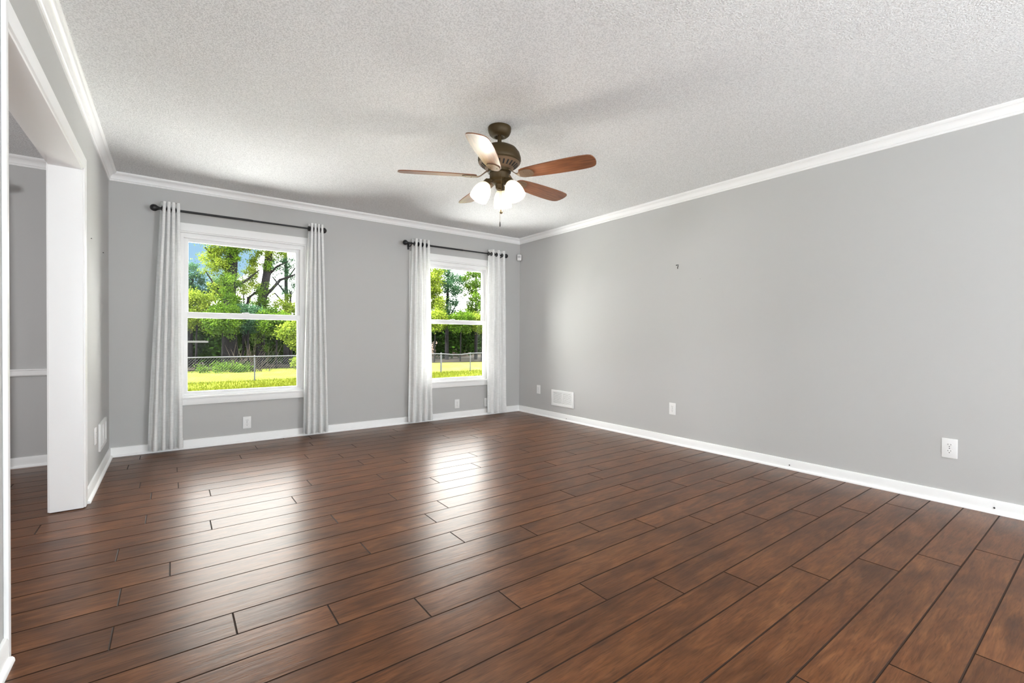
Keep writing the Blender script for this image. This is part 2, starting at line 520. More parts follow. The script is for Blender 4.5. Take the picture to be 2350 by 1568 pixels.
# ------------------------------------------------------------------ walls and ceiling
def wall_grid(us, zs, holes, d0, d1, axis):
    """wall sheet with thickness and holes; us along the wall, d0 = room face, d1 = outer face"""
    mb = MB()
    P = (lambda u, d, z: (u, d, z)) if axis == 'x' else (lambda u, d, z: (d, u, z))
    idx = {}
    def vi(i, j, s):
        if (i, j, s) not in idx:
            idx[(i, j, s)] = mb.vert(P(us[i], d0 if s == 0 else d1, zs[j]))
        return idx[(i, j, s)]
    full = lambda i, j: 0 <= i < len(us) - 1 and 0 <= j < len(zs) - 1 and (i, j) not in holes
    for i in range(len(us) - 1):
        for j in range(len(zs) - 1):
            if not full(i, j): continue
            for s in (0, 1):
                mb.face((vi(i, j, s), vi(i + 1, j, s), vi(i + 1, j + 1, s), vi(i, j + 1, s)))
            if not full(i - 1, j): mb.face((vi(i, j, 0), vi(i, j + 1, 0), vi(i, j + 1, 1), vi(i, j, 1)))
            if not full(i + 1, j): mb.face((vi(i + 1, j, 0), vi(i + 1, j + 1, 0), vi(i + 1, j + 1, 1), vi(i + 1, j, 1)))
            if not full(i, j - 1): mb.face((vi(i, j, 0), vi(i + 1, j, 0), vi(i + 1, j, 1), vi(i, j, 1)))
            if not full(i, j + 1): mb.face((vi(i, j + 1, 0), vi(i + 1, j + 1, 0), vi(i + 1, j + 1, 1), vi(i, j + 1, 1)))
    return mb

hx = []
for c, h in WIN: hx += [c - h - RIM, c + h + RIM]
struct('wall_back', wall_grid([DX - T] + hx + [W + T], [0, WZ0 - 0.06, WZ1 + RIM, H], {(1, 1), (3, 1)}, 0.0, T, 'x'), M_WALL, smooth=0)
struct('wall_right', MB().box(W, W + T, YR - T, 0.0, 0, H), M_WALL, smooth=0)
struct('wall_left', wall_grid([YR, OY0, OY1, 0.0], [0, OZ, H], {(1, 0)}, 0.0, -T, 'y'), M_WALL, smooth=0)
struct('wall_rear', MB().box(DX - T, W, YR - T, YR, 0, H), M_WALL, smooth=0)
struct('wall_dining', MB().box(DX - T, DX, YR, 0.0, 0, H), M_WALL, smooth=0)
struct('ceiling', MB().box(DX - T, W + T, YR - T, T, H, H + 0.12), M_CEIL, smooth=0, origin=(0, 0, 0))

# cased opening
def jamb_mb():
    mb = MB()
    j = 0.016
    mb.cbox(-T - 0.004, 0.004, OY1 - j, OY1, 0.004, OZ, 0.003)
    mb.cbox(-T - 0.004, 0.004, OY0, OY0 + j, 0.004, OZ, 0.003)
    mb.cbox(-T - 0.004, 0.004, OY0, OY1, OZ - j, OZ, 0.003)
    return mb
struct('trim_1', jamb_mb(), M_TRIM)
def casing_mb(x0, x1):
    mb = MB(); c = 0.07
    mb.cbox(x0, x1, OY1 - 0.004, OY1 + c, 0.003, OZ + c, 0.004)
    mb.cbox(x0, x1, OY0 - 0.022, OY0 + 0.004, 0.003, OZ + c, 0.004)
    mb.cbox(x0, x1, OY0 + 0.004, OY1 - 0.004, OZ - 0.004, OZ + c, 0.004)
    return mb
struct('trim_2', casing_mb(0.0, 0.013), M_TRIM)
struct('trim_3', casing_mb(-T - 0.013, -T), M_TRIM)

# crown moulding
def crown_prof():
    p = [(0.0, H - 0.072), (0.008, H - 0.072), (0.011, H - 0.066), (0.011, H - 0.060), (0.016, H - 0.057)]
    for q in range(7):
        a = q / 6 * PI / 2
        p.append((0.016 + 0.030 * (1 - math.cos(a)), H - 0.055 + 0.036 * math.sin(a)))
    p += [(0.048, H - 0.016), (0.054, H - 0.012), (0.056, H - 0.006), (0.056, H), (0.0, H)]
    return p
CP = crown_prof()
struct('trim_4', MB().sweep(CP, [(0, 0), (W, 0)], [(1, -1), (-1, -1)]), M_TRIM, smooth=25)
struct('trim_5', MB().sweep(CP, [(W, 0), (W, YR)], [(-1, -1), (-1, 1)]), M_TRIM, smooth=25)
struct('trim_6', MB().sweep(CP, [(0, YR), (0, 0)], [(1, 1), (1, -1)]), M_TRIM, smooth=25)
struct('trim_7', MB().sweep(CP, [(0, YR), (W, YR)], [(1, 1), (-1, 1)]), M_TRIM, smooth=25)
struct('trim_8', MB().sweep(CP, [(DX, 0), (-T, 0)], [(1, -1), (-1, -1)]), M_TRIM, smooth=25)
struct('trim_9', MB().sweep(CP, [(-T, 0), (-T, YR)], [(-1, -1), (-1, 1)]), M_TRIM, smooth=25)
# chair rail in the dining room
RP = [(0, 0.714), (0.012, 0.714), (0.018, 0.722), (0.018, 0.756), (0.024, 0.762), (0.022, 0.768), (0, 0.768)]
struct('trim_10', MB().sweep(RP, [(DX, 0), (-T, 0)], [(1, -1), (-1, -1)]), M_TRIM, smooth=25)

# baseboards with a shoe moulding
BP = [(0, 0.0), (0.012, 0.0), (0.012, 0.070), (0.009, 0.078), (0.004, 0.080), (0, 0.080)]
SP = [(0.012, 0.0), (0.026, 0.0), (0.026, 0.004), (0.0245, 0.011), (0.020, 0.016), (0.012, 0.0175)]
def base(name, path, ins):
    o = struct(name, MB().sweep(BP, path, ins), M_TRIM, smooth=25)
    build('shoe_molding', MB().sweep(SP, path, ins), M_TRIM, o, smooth=40)
    return o
base('baseboard_back', [(0, 0), (W, 0)], [(1, -1), (-1, -1)])
base('baseboard_right', [(W, 0), (W, YR)], [(-1, -1), (-1, 1)])
base('baseboard_left', [(0, OY1 + 0.07), (0, 0)], [(1, 0), (1, -1)])
base('baseboard_left_near', [(0, YR), (0, OY0 - 0.022)], [(1, 1), (1, 0)])
base('baseboard_dining', [(DX, 0), (-T, 0)], [(1, -1), (-1, -1)])

# ------------------------------------------------------------------ windows
def ring(mb, x0, x1, z0, z1, w, y0, y1, c=0.003, wb=None, wt=None):
    wb = w if wb is None else wb; wt = w if wt is None else wt
    mb.cbox(x0, x0 + w, y0, y1, z0, z1, c); mb.cbox(x1 - w, x1, y0, y1, z0, z1, c)
    mb.cbox(x0 + w - c, x1 - w + c, y0, y1, z0, z0 + wb, c); mb.cbox(x0 + w - c, x1 - w + c, y0, y1, z1 - wt, z1, c)

def make_window(name, c, h):
    gx0, gx1 = c - h, c + h
    hx0, hx1, hz0, hz1 = gx0 - RIM, gx1 + RIM, WZ0 - 0.06, WZ1 + RIM
    m = MB()
    # flat casing boards round the hole
    cw = 0.072
    m.cbox(hx0 - cw, hx0, -0.016, 0.0, hz0, hz1 + cw, 0.004); m.cbox(hx1, hx1 + cw, -0.016, 0.0, hz0, hz1 + cw, 0.004)
    m.cbox(hx0 - 0.004, hx1 + 0.004, -0.016, 0.0, hz1, hz1 + cw, 0.004)
    w = struct(name, m, M_TRIM)
    m = MB(); ring(m, hx0, hx1, hz0, hz1, 0.012, -0.006, T, 0.003)
    build('jamb_liner', m, M_TRIM, w)
    m = MB(); ring(m, hx0 + 0.012, hx1 - 0.012, hz0 + 0.01, hz1 - 0.012, 0.040, 0.022, 0.10, 0.004, wb=0.03, wt=0.042)
    build('window_frame', m, M_VINYL, w)
    sx0, sx1 = hx0 + 0.050, hx1 - 0.050
    up = MB(); ring(up, sx0, sx1, 1.222, hz1 - 0.05, 0.038, 0.060, 0.088, 0.004, wb=0.036, wt=0.036)
    us = build('sash', up, M_VINYL, w)
    up = MB().box(sx0 + 0.03, sx1 - 0.03, 0.072, 0.076, 1.25, hz1 - 0.08)
    build('glass_pane', up, M_GLASS, us, smooth=0)
    lo = MB(); ring(lo, sx0 - 0.004, sx1 + 0.004, hz0 + 0.022, 1.255, 0.034, 0.030, 0.056, 0.004, wb=0.036, wt=0.052)
    ls = build('sash', lo, M_VINYL, w)
    lo = MB().box(sx0 + 0.026, sx1 - 0.026, 0.040, 0.044, hz0 + 0.05, 1.21)
    build('glass_pane', lo, M_GLASS, ls, smooth=0)
    lk = MB().cbox(c - 0.03, c + 0.03, 0.034, 0.056, 1.254, 1.264, 0.003).cbox(c - 0.008, c + 0.03, 0.026, 0.036, 1.257, 1.268, 0.003)
    build('sash_lock', lk, M_VINYL, ls)
    st = MB().cbox(hx0 - cw, hx1 + cw, -0.030, 0.03, hz0 - 0.002, hz0 + 0.018, 0.005)
    build('window_sill', st, M_TRIM, w)
    ap = MB().cbox(hx0 - cw, hx1 + cw, -0.014, 0.0, hz0 - 0.062, hz0 - 0.002, 0.004)
    build('apron', ap, M_TRIM, w)
    return w
make_window('window_1', *WIN[0])
make_window('window_2', *WIN[1])

# ------------------------------------------------------------------ curtain rods and curtains
RODY = -0.09
def make_rod(x0, x1, z, label, finials=(True, True)):
    t = empty('curtain_rod', ((x0 + x1) / 2, 0, z), label, 'curtain rod', 'black curtain rods above the windows')
    Rx = Matrix.Rotation(PI / 2, 4, 'Y')
    def at(x): M = Rx.copy(); M.translation = Vector((x, RODY, z)); return M
    L = x1 - x0
    build('pole', MB().lathe([(0.0105, 0.03), (0.0105, L / 2 + 0.05)], 16, at(x0)), M_BLACK, t)
    build('pole', MB().lathe([(0.0085, L / 2), (0.0085, L - 0.03)], 16, at(x0)), M_BLACK, t)
    for x, s in ((x0, -1), (x1, 1)):
        pr = [(0.0115, 0.062), (0.0135, 0.058), (0.0135, 0.050), (0.010, 0.046), (0.011, 0.038)]
        for q in range(9):
            a = -0.9 + q / 8 * (PI / 2 + 0.9)
            pr.append((0.030 * math.cos(a), -0.030 * math.sin(a)))
        pr.append((0.0005, -0.030))
        pr = [(r, (zz if s < 0 else -zz)) for r, zz in pr]
        build('finial', MB().lathe(pr, 20, at(x)), M_BLACK, t, smooth=50)
    for x in (x0 + 0.075, x1 - 0.075):
        b = MB().cbox(x - 0.012, x + 0.012, -0.006, 0.0, z - 0.06, z + 0.02, 0.002)
        b.tube([(x, -0.004, z - 0.03), (x, -0.06, z - 0.03), (x, -0.082, z - 0.026), (x, RODY, z - 0.014)], 0.0055, 8)
        b.torus((x, RODY, z), (1, 0, 0), 0.0135, 0.0035, 16, 6)
        build('bracket', b, M_BLACK, t)
    return t
make_rod(0.307, 1.713, 2.150, 'black curtain rod with ball finials above the wider-showing left window')
make_rod(2.624, 4.074, 2.141, 'black curtain rod with ball finials above the window nearest the room corner')

def make_curtain(x0t, x1t, x0b, x1b, zt, zb, n, rodz, label, seed, amp=0.034, ampb=0.037, warp=0.05, ph=0.0, lobe=0.008):
    rr = random.Random(seed)
    t = empty('curtain', ((x0b + x1b) / 2, RODY, zb), label, 'curtain', 'grey linen curtains')
    NU, NV = n * 18, 44
    wob = [rr.uniform(-1, 1) for _ in range(n * 2 + 3)]
    mb = MB()
    th = 0.0016
    def pt(u, v):
        e = v ** 1.25
        x = (x0b + (x1b - x0b) * u) * (1 - e) + (x0t + (x1t - x0t) * u) * e
        w1 = warp * (1 - v) * math.sin(2 * PI * (u * 1.3 + seed * 0.37)) + 0.014 * (1 - v) * math.sin(7 * v + 9 * u + seed)
        uu = u + w1 * 0.35
        i = min(int(u * n * 2), n * 2); fac = 1 + 0.28 * (1 - v) * (wob[i] * (1 - (u * n * 2 - i)) + wob[i + 1] * (u * n * 2 - i))
        am = (ampb * (1 - e) + amp * e) * fac
        s = math.sin(2 * PI * n * uu + ph)
        y = RODY + am * (math.copysign(abs(s) ** 0.8, s)) + 0.006 * (1 - v) * math.sin(11 * u + seed)
        x -= lobe * (0.45 + 0.55 * e) * math.sin(2 * (2 * PI * n * uu + ph))
        return Vector((x, min(y, -0.034), zb + (zt - zb) * v))
    grid = []
    for j in range(NV + 1):
        grid.append([mb.vert(pt(i / NU, j / NV)) for i in range(NU + 1)])
    for j in range(NV):
        for i in range(NU):
            mb.face((grid[j][i], grid[j][i + 1], grid[j + 1][i + 1], grid[j + 1][i]))
    panel = build('fabric_panel', mb, M_FABRIC, t, smooth=0, recalc=False)
    panel.data.polygons.foreach_set('use_smooth', [True] * len(panel.data.polygons))
    # stitched hem band at the foot
    hm = MB(); g2 = []
    for j in range(3):
        v = (0.0, 0.02, 0.042)[j]
        row = []
        for i in range(NU + 1):
            p = pt(i / NU, v); a_, b_ = pt(max(i - 1, 0) / NU, v), pt(min(i + 1, NU) / NU, v)
            nn = Vector((b_.y - a_.y, -(b_.x - a_.x), 0)).normalized()
            row.append(hm.vert(p + nn * 0.0022))
        g2.append(row)
    for j in range(2):
        for i in range(NU):
            hm.face((g2[j][i], g2[j][i + 1], g2[j + 1][i + 1], g2[j + 1][i]))
    hem = build('hem', hm, M_FABRIC, t, smooth=0, recalc=False)
    sd = hem.modifiers.new('thickness', 'SOLIDIFY'); sd.thickness = 0.001; sd.offset = 0
    vr = (rodz - zb) / (zt - zb)
    last = None
    for i in range(NU):
        a_, b_ = pt(i / NU, vr), pt((i + 1) / NU, vr)
        if (a_.y - RODY) * (b_.y - RODY) <= 0:
            p = (a_ + b_) / 2
            if last is not None and abs(p.x - last) < 0.012: continue
            last = p.x
            d = (b_ - a_); ax = Vector((d.y, -d.x, 0)).normalized()
            ax = Vector((1 if ax.x >= 0 else -1, ax.y * 0.3, 0)).normalized()
            build('grommet', MB().torus((p.x, RODY, rodz), ax, 0.021, 0.006, 18, 8), M_BLACK, t, smooth=60)
    return t
make_curtain(0.355, 0.485, 0.262, 0.505, 2.212, 0.032, 4, 2.150, 'grey linen curtain panel at the end of the rod nearest the doorway', 1, amp=0.033)
make_curtain(1.570, 1.700, 1.512, 1.757, 2.205, 0.030, 4, 2.150, 'grey linen curtain panel on the side of the left window nearer the second window', 2, amp=0.031)
make_curtain(2.715, 2.925, 2.672, 2.982, 2.200, 0.028, 4, 2.141, 'grey linen curtain panel on the doorway side of the second window', 3, amp=0.033)
make_curtain(3.790, 4.050, 3.780, 4.080, 2.200, 0.032, 3, 2.141, 'grey linen curtain panel nearest the room corner', 4, amp=0.033, lobe=0.003)

make_rod(-2.10, -0.645, 2.150, 'black curtain rod in the dining room beyond the doorway')
make_curtain(-0.90, -0.70, -0.95, -0.68, 2.205, 0.030, 4, 2.150, 'grey linen curtain panel in the dining room beyond the doorway', 5, amp=0.033)

# ------------------------------------------------------------------ outlets
def wall_matrix(side, u, z):
    """local x along the wall, local y out of the wall into the room, local z up"""
    if side == 'back': return Matrix.Translation((u, 0, z)) @ Matrix.Rotation(PI, 4, 'Z')
    if side == 'right': return Matrix.Translation((W, u, z)) @ Matrix.Rotation(PI / 2, 4, 'Z')
    return Matrix.Translation((0, u, z)) @ Matrix.Rotation(-PI / 2, 4, 'Z')

def disc_mb(r, flat, y0, y1, M):
    pts = []
    for k in range(28):
        a = 2 * PI * k / 28
        pts.append((max(-flat, min(flat, r * math.cos(a))), r * math.sin(a)))
    mb = MB()
    f = [mb.vert(M @ Vector((x, y1, z))) for x, z in pts]
    g = [mb.vert(M @ Vector((x * 1.02, y0, z * 1.02))) for x, z in pts]
    mb.face(f); mb.face(g[::-1])
    for k in range(28): mb.face((f[k], f[(k + 1) % 28], g[(k + 1) % 28], g[k]))
    return mb

def make_outlet(side, u, z, label, kind='duplex', sc=1.0):
    M = wall_matrix(side, u, z)
    t = empty('wall_outlet', M.translation, label, 'outlet', 'white wall outlets')
    w, h = 0.035 * sc, 0.0575 * sc
    p = build('cover_plate', MB().cbox(-w, w, 0.0, 0.0065, -h, h, 0.003, M), M_PLASTIC, t)
    if kind == 'duplex':
        for dz in (0.0195, -0.0195):
            Mr = M @ Matrix.Translation((0, 0, dz))
            r = build('receptacle', disc_mb(0.0172, 0.0172, 0.003, 0.0078, Mr @ Matrix.Scale(0.84, 4, (0, 0, 1))), M_PLASTIC, t)
            sl = MB()
            sl.box(-0.0075, -0.0055, 0.0072, 0.0081, 0.0005, 0.0085, Mr); sl.box(0.0055, 0.0075, 0.0072, 0.0081, 0.0015, 0.0085, Mr)
            sl.lathe([(0.0026, 0.0), (0.0026, 0.0009)], 12, Mr @ Matrix.Translation((0, 0.0072, -0.0075)) @ Matrix.Rotation(-PI / 2, 4, 'X'))
            build('slots', sl, M_DARK, r, smooth=0)
        build('screw', MB().lathe([(0.0028, 0), (0.0028, 0.0012), (0.001, 0.0016)], 12, M @ Matrix.Translation((0, 0.006, 0)) @ Matrix.Rotation(-PI / 2, 4, 'X')), M_STEEL, t)
    elif kind == 'coax':
        build('jack', MB().lathe([(0.0055, 0), (0.0055, 0.004), (0.0045, 0.005), (0.0045, 0.012)], 14, M @ Matrix.Translation((0, 0.006, 0)) @ Matrix.Rotation(-PI / 2, 4, 'X')), M_BRASS, t)
    return t
make_outlet('back', 1.020, 0.190, 'white outlet below the left window, between its curtains')
make_outlet('back', 3.374, 0.179, 'white outlet below the middle of the second window')
make_outlet('back', 3.832, 0.165, 'white outlet half hidden by the curtain panel nearest the corner')
make_outlet('right', -0.432, 0.342, 'white outlet between the room corner and the wall vent')
make_outlet('right', -2.480, 0.345, 'white outlet alone in the middle of the long right wall')
make_outlet('right', -4.480, 0.351, 'large white outlet at the camera end of the long right wall', sc=1.06)
make_outlet('left', -0.900, 0.340, 'white outlet beside the vent on the short wall by the doorway')

# ------------------------------------------------------------------ vents
def make_vent(side, u, z, w, h, label, ns=15):
    M = wall_matrix(side, u, z)
    t = empty('wall_vent', M.translation, label, 'vent', 'white wall vents')
    b = 0.028
    fr = MB()
    for a in ((-w / 2, -w / 2 + b, -h / 2, h / 2), (w / 2 - b, w / 2, -h / 2, h / 2), (-w / 2 + b - .003, w / 2 - b + .003, -h / 2, -h / 2 + b), (-w / 2 + b - .003, w / 2 - b + .003, h / 2 - b, h / 2), (-0.006, 0.006, -h / 2 + b, h / 2 - b)):
        fr.cbox(a[0], a[1], 0.0, 0.013, a[2], a[3], 0.003, M)
    build('frame', fr, M_PLASTIC, t)
    build('backing', MB().box(-w / 2 + b, w / 2 - b, 0.0005, 0.0015, -h / 2 + b, h / 2 - b, M), M_DARK, t, smooth=0)
    lv = MB()
    for k in range(ns):
        zz = -h / 2 + b + (k + 0.5) * (h - 2 * b) / ns
        for x0, x1 in ((-w / 2 + b, -0.006), (0.006, w / 2 - b)):
            lv.box(x0, x1, -0.0006, 0.0006, -0.0038, 0.0038, M @ Matrix.Translation((0, 0.0075, zz)) @ Matrix.Rotation(0.6, 4, 'X'))
    build('louvers', lv, M_PLASTIC, t, smooth=0)
    return t
make_vent('right', -0.902, 0.268, 0.402, 0.200, 'white slatted vent low on the right wall near the corner')
make_vent('left', -0.520, 0.292, 0.400, 0.200, 'white slatted vent seen edge-on on the short wall by the doorway')

# ------------------------------------------------------------------ motion sensor, hooks and nails
Ms = Matrix.Translation((W - 0.030, -0.030, 2.155)) @ Matrix.Rotation(PI - PI / 4, 4, 'Z') @ Matrix.Rotation(-0.06, 4, 'X')
t = empty('motion_sensor', Ms.translation, 'small white motion sensor in the room corner beside the curtain rod', 'motion sensor')
build('housing', MB().cbox(-0.030, 0.030, -0.012, 0.030, -0.042, 0.042, 0.013, Ms), M_PLASTIC, t, smooth=60)
build('lens', MB().cbox(-0.019, 0.019, 0.024, 0.0335, -0.006, 0.026, 0.004, Ms), simple('sensor_lens', (0.55, 0.55, 0.56), 0.4), t, smooth=60)
build('mounting_arm', MB().cbox(-0.012, 0.012, -0.038, -0.008, -0.022, 0.022, 0.003, Ms), M_PLASTIC, t)

hk = MB()
hk.tube([(W, -2.512, 1.748), (W - 0.010, -2.512, 1.748)], 0.0035, 8)
hk.tube([(W - 0.002, -2.512, 1.749), (W - 0.004, -2.524, 1.750), (W - 0.006, -2.535, 1.749), (W - 0.008, -2.533, 1.738), (W - 0.008, -2.527, 1.722), (W - 0.002, -2.524, 1.714)], 0.0028, 8)
tag(build('wall_hook', hk, M_BLACK), 'tiny dark bent hook high on the bare right wall', 'hook')
def nail(loc, axis, label, r=0.0035, l=0.006):
    a = Vector(axis)
    p = Vector(loc)
    mb = MB().tube([p, p + a * l * 0.7], r * 0.5, 8)
    mb.tube([p + a * l * 0.7, p + a * l], r, 10)
    return tag(build('nail', mb, M_DARK), label, 'nail', 'nails in walls and baseboards')
nail((W, -2.762, 1.592), (-1, 0, 0), 'small nail in the right wall below the hook', 0.0022, 0.003)
nail((0, -1.069, 1.676), (1, 0, 0), 'small nail in the short left wall nearer the doorway', 0.0035, 0.006)
nail((0, -0.428, 1.675), (1, 0, 0), 'small nail in the short left wall nearer the back corner', 0.004, 0.008)
nail((W - 0.012, -3.553, 0.036), (-1, 0, 0), 'nail sticking out of the right baseboard below the middle of the wall', 0.0045, 0.009)
nail((W - 0.012, -4.682, 0.037), (-1, 0, 0), 'nail sticking out of the right baseboard below the large outlet', 0.0045, 0.009)
nail((W - 0.012, -0.989, 0.030), (-1, 0, 0), 'nail sticking out of the right baseboard below the vent', 0.004, 0.007)

# ------------------------------------------------------------------ ceiling fan
def make_fan():
    fx, fy = FAN
    t = empty('ceiling_fan', (fx, fy, H), 'bronze ceiling fan with five wooden blades and three lit glass shades', 'ceiling fan')
    T0 = Matrix.Translation((fx, fy, 0))
    build('canopy', MB().lathe([(0.074, H), (0.076, H - 0.004), (0.076, H - 0.016), (0.074, H - 0.030), (0.066, H - 0.048), (0.052, H - 0.060), (0.036, H - 0.064), (0.032, H - 0.061), (0.020, H - 0.050)], 40, T0), M_BRONZE, t)
    build('downrod', MB().lathe([(0.0135, H - 0.04), (0.0135, 2.285)], 18, T0), M_BRONZE, t)
    mot = [(0.016, 2.302), (0.045, 2.301), (0.080, 2.293), (0.112, 2.276), (0.132, 2.250), (0.141, 2.220), (0.142, 2.202), (0.138, 2.194), (0.139, 2.190), (0.136, 2.186)]
    build('motor_housing', MB().lathe(mot, 56, T0, cap1=True), M_BRONZE, t, smooth=40)
    rp = [(0.134, 2.187), (0.136, 2.183), (0.131, 2.178), (0.088, 2.146), (0.084, 2.142), (0.075, 2.140)]
    rg = build('vent_ring', MB().lathe(rp, 56, T0), M_BRONZE_L, t, smooth=40)
    sl = MB()
    for k in range(26):
        a = 2 * PI * k / 26
        M = T0 @ Matrix.Rotation(a, 4, 'Z') @ Matrix.Translation((0.1095, 0, 2.1620)) @ Matrix.Rotation(-math.atan2(0.032, 0.043), 4, 'Y')
        sl.box(-0.017, 0.017, -0.0052, 0.0052, -0.0012, 0.0012, M)
    build('vent_slots', sl, M_DARK, rg, smooth=0)
    build('flywheel', MB().lathe([(0.070, 2.142), (0.076, 2.140), (0.076, 2.122), (0.066, 2.118)], 40, T0), M_BRONZE, t)
    sw = [(0.060, 2.120), (0.065, 2.118), (0.066, 2.112), (0.064, 2.108), (0.064, 2.078), (0.058, 2.070), (0.052, 2.066), (0.052, 2.058), (0.044, 2.050), (0.026, 2.044), (0.024, 2.018), (0.014, 2.010)]
    build('switch_housing', MB().lathe(sw, 40, T0), M_BRONZE, t)
    # blades on their irons
    zb, R, pitch = 2.095, 0.655, math.radians(12)
    for k in range(5):
        a = math.radians(-136 + 72 * k)
        B = T0 @ Matrix.Rotation(a, 4, 'Z')
        def P(r, s, dz=0.0, tilt=1.0):
            return B @ Vector((r, s, zb - s * math.tan(pitch) * tilt + dz))
        top, bot, uv = [], [], []
        right = [(0.150, 0.022), (0.158, 0.036), (0.175, 0.046), (0.22, 0.053), (0.30, 0.060), (0.40, 0.066), (0.50, 0.068), (0.57, 0.066), (0.610, 0.062), (0.632, 0.054), (0.645, 0.040), (0.652, 0.020)]
        left = [(0.655, 0.0), (0.654, -0.020), (0.648, -0.042), (0.640, -0.054), (0.622, -0.062), (0.57, -0.067), (0.50, -0.068), (0.40, -0.065), (0.30, -0.059), (0.22, -0.052), (0.175, -0.045), (0.158, -0.036), (0.150, -0.022)]
        ol = right + left
        mb = MB()
        tp = [mb.vert(P(r, s, 0.003)) for r, s in ol]
        bt = [mb.vert(P(r, s, -0.003)) for r, s in ol]
        n = len(ol)
        mb.face(tp); mb.face(bt[::-1])
        for i in range(n): mb.face((tp[i], bt[i], bt[(i + 1) % n], tp[(i + 1) % n]))
        bl = build('blade', mb, M_BLADE, t, smooth=30)
        me = bl.data
        ul = me.uv_layers.new(name='UVMap')
        off = world_off(bl)
        Bi = B.inverted()
        for lp in me.loops:
            q = Bi @ (me.vertices[lp.vertex_index].co + off)
            ul.data[lp.index].uv = (q.x + k * 0.71, q.y + k * 0.33)
        # iron: curved arm and rounded paddle under the blade
        ir = MB()
        st = [(0.068, 0.013, 2.132, 0.0), (0.085, 0.012, 2.128, 0.0), (0.105, 0.011, 2.112, 0.2), (0.125, 0.012, 2.096, 0.5), (0.142, 0.018, 2.088, 0.9), (0.158, 0.032, zb - 0.0055, 1.0), (0.175, 0.039, zb - 0.0055, 1.0),
              (0.200, 0.041, zb - 0.0055, 1.0), (0.222, 0.037, zb - 0.0055, 1.0), (0.238, 0.026, zb - 0.0055, 1.0), (0.245, 0.010, zb - 0.0055, 1.0)]
        rings = []
        for r, hw, z, tl in st:
            rings.append([ir.vert(B @ Vector((r, s, z - s * math.tan(pitch) * tl + dz))) for s, dz in ((-hw, 0.002), (hw, 0.002), (hw, -0.003), (0, -0.0045), (-hw, -0.003))])
        for i in range(len(rings) - 1):
            for q in range(5): ir.face((rings[i][q], rings[i][(q + 1) % 5], rings[i + 1][(q + 1) % 5], rings[i + 1][q]))
        ir.face(rings[0][::-1]); ir.face(rings[-1])
        bi = build('blade_iron', ir, M_BRONZE_L, t, smooth=50)
        for r, s in ((0.185, 0.020), (0.185, -0.020), (0.222, 0.0)):
            build('screw', MB().lathe([(0.0045, 0.0), (0.0045, -0.002), (0.002, -0.0035)], 10, Matrix.Translation(P(r, s, -0.0085))), M_BRASS, bi)
    # light kit: three arms with bell shades
    for az in (45, 165, -75):
        a = math.radians(az)
        d = Vector((math.cos(a), math.sin(a), 0))
        c = Vector((fx, fy, 0))
        am = MB().tube([c + d * 0.035 + Vector((0, 0, 2.064)), c + d * 0.055 + Vector((0, 0, 2.068)), c + d * 0.072 + Vector((0, 0, 2.064)), c + d * 0.080 + Vector((0, 0, 2.056))], [0.012, 0.012, 0.013, 0.014], 12)
        arm = build('lamp_arm', am, M_BRONZE, t, smooth=50)
        ax = (d * 0.47 + Vector((0, 0, -0.88))).normalized()
        M = ax.to_track_quat('Z', 'Y').to_matrix().to_4x4()
        M.translation = c + d * 0.078 + Vector((0, 0, 2.062))
        build('socket_cup', MB().lathe([(0.010, -0.006), (0.018, -0.004), (0.022, 0.006), (0.026, 0.022), (0.029, 0.030), (0.028, 0.032), (0.012, 0.032)], 24, M), M_BRONZE, arm)
        so = [(0.027, 0.026), (0.034, 0.034), (0.046, 0.052), (0.055, 0.074), (0.060, 0.100), (0.061, 0.124), (0.0605, 0.142)]
        pr = so + [(r - 0.003, z) for r, z in reversed(so)]
        sh = build('lamp_shade', MB().lathe(pr, 32, M, cap0=False, cap1=False), M_SHADE, t, smooth=60)
        bp = []
        for q in range(9):
            b_ = PI * q / 8
            bp.append((max(0.001, 0.024 * math.sin(b_)), 0.085 - 0.028 * math.cos(b_)))
        build('bulb', MB().lathe([(0.012, 0.034), (0.012, 0.055)] + bp[2:], 20, M), M_BULB, sh, smooth=60)
        light('fan_lamp', 'POINT', M @ Vector((0, 0, 0.165)), 5.5, (1.0, 0.94, 0.87), shadow_soft_size=0.03)
    # pull chains
    def chain(x, y, z0, z1, name, fob):
        mb = MB()
        z = z0
        while z > z1:
            mb.lathe([(0.0004, z), (0.0014, z - 0.0012), (0.0014, z - 0.0024), (0.0004, z - 0.0036)], 6, Matrix.Translation((x, y, 0)))
            z -= 0.0040
        ch = build(name, mb, M_BRASS, t)
        f = MB().lathe(fob, 12, Matrix.Translation((x, y, z1)))
        build('chain_fob', f, M_BRASS if len(fob) < 7 else M_DARK, ch, smooth=60)
    chain(fx - 0.028, fy - 0.062, 2.100, 1.862, 'pull_chain', [(0.001, 0.0), (0.008, -0.004), (0.012, -0.014), (0.008, -0.024), (0.001, -0.028)])
    chain(fx, fy - 0.010, 2.010, 1.800, 'pull_chain', [(0.001, 0.0), (0.003, -0.003), (0.0045, -0.012), (0.005, -0.022), (0.004, -0.030), (0.002, -0.034), (0.0005, -0.035)])
    return t
make_fan()

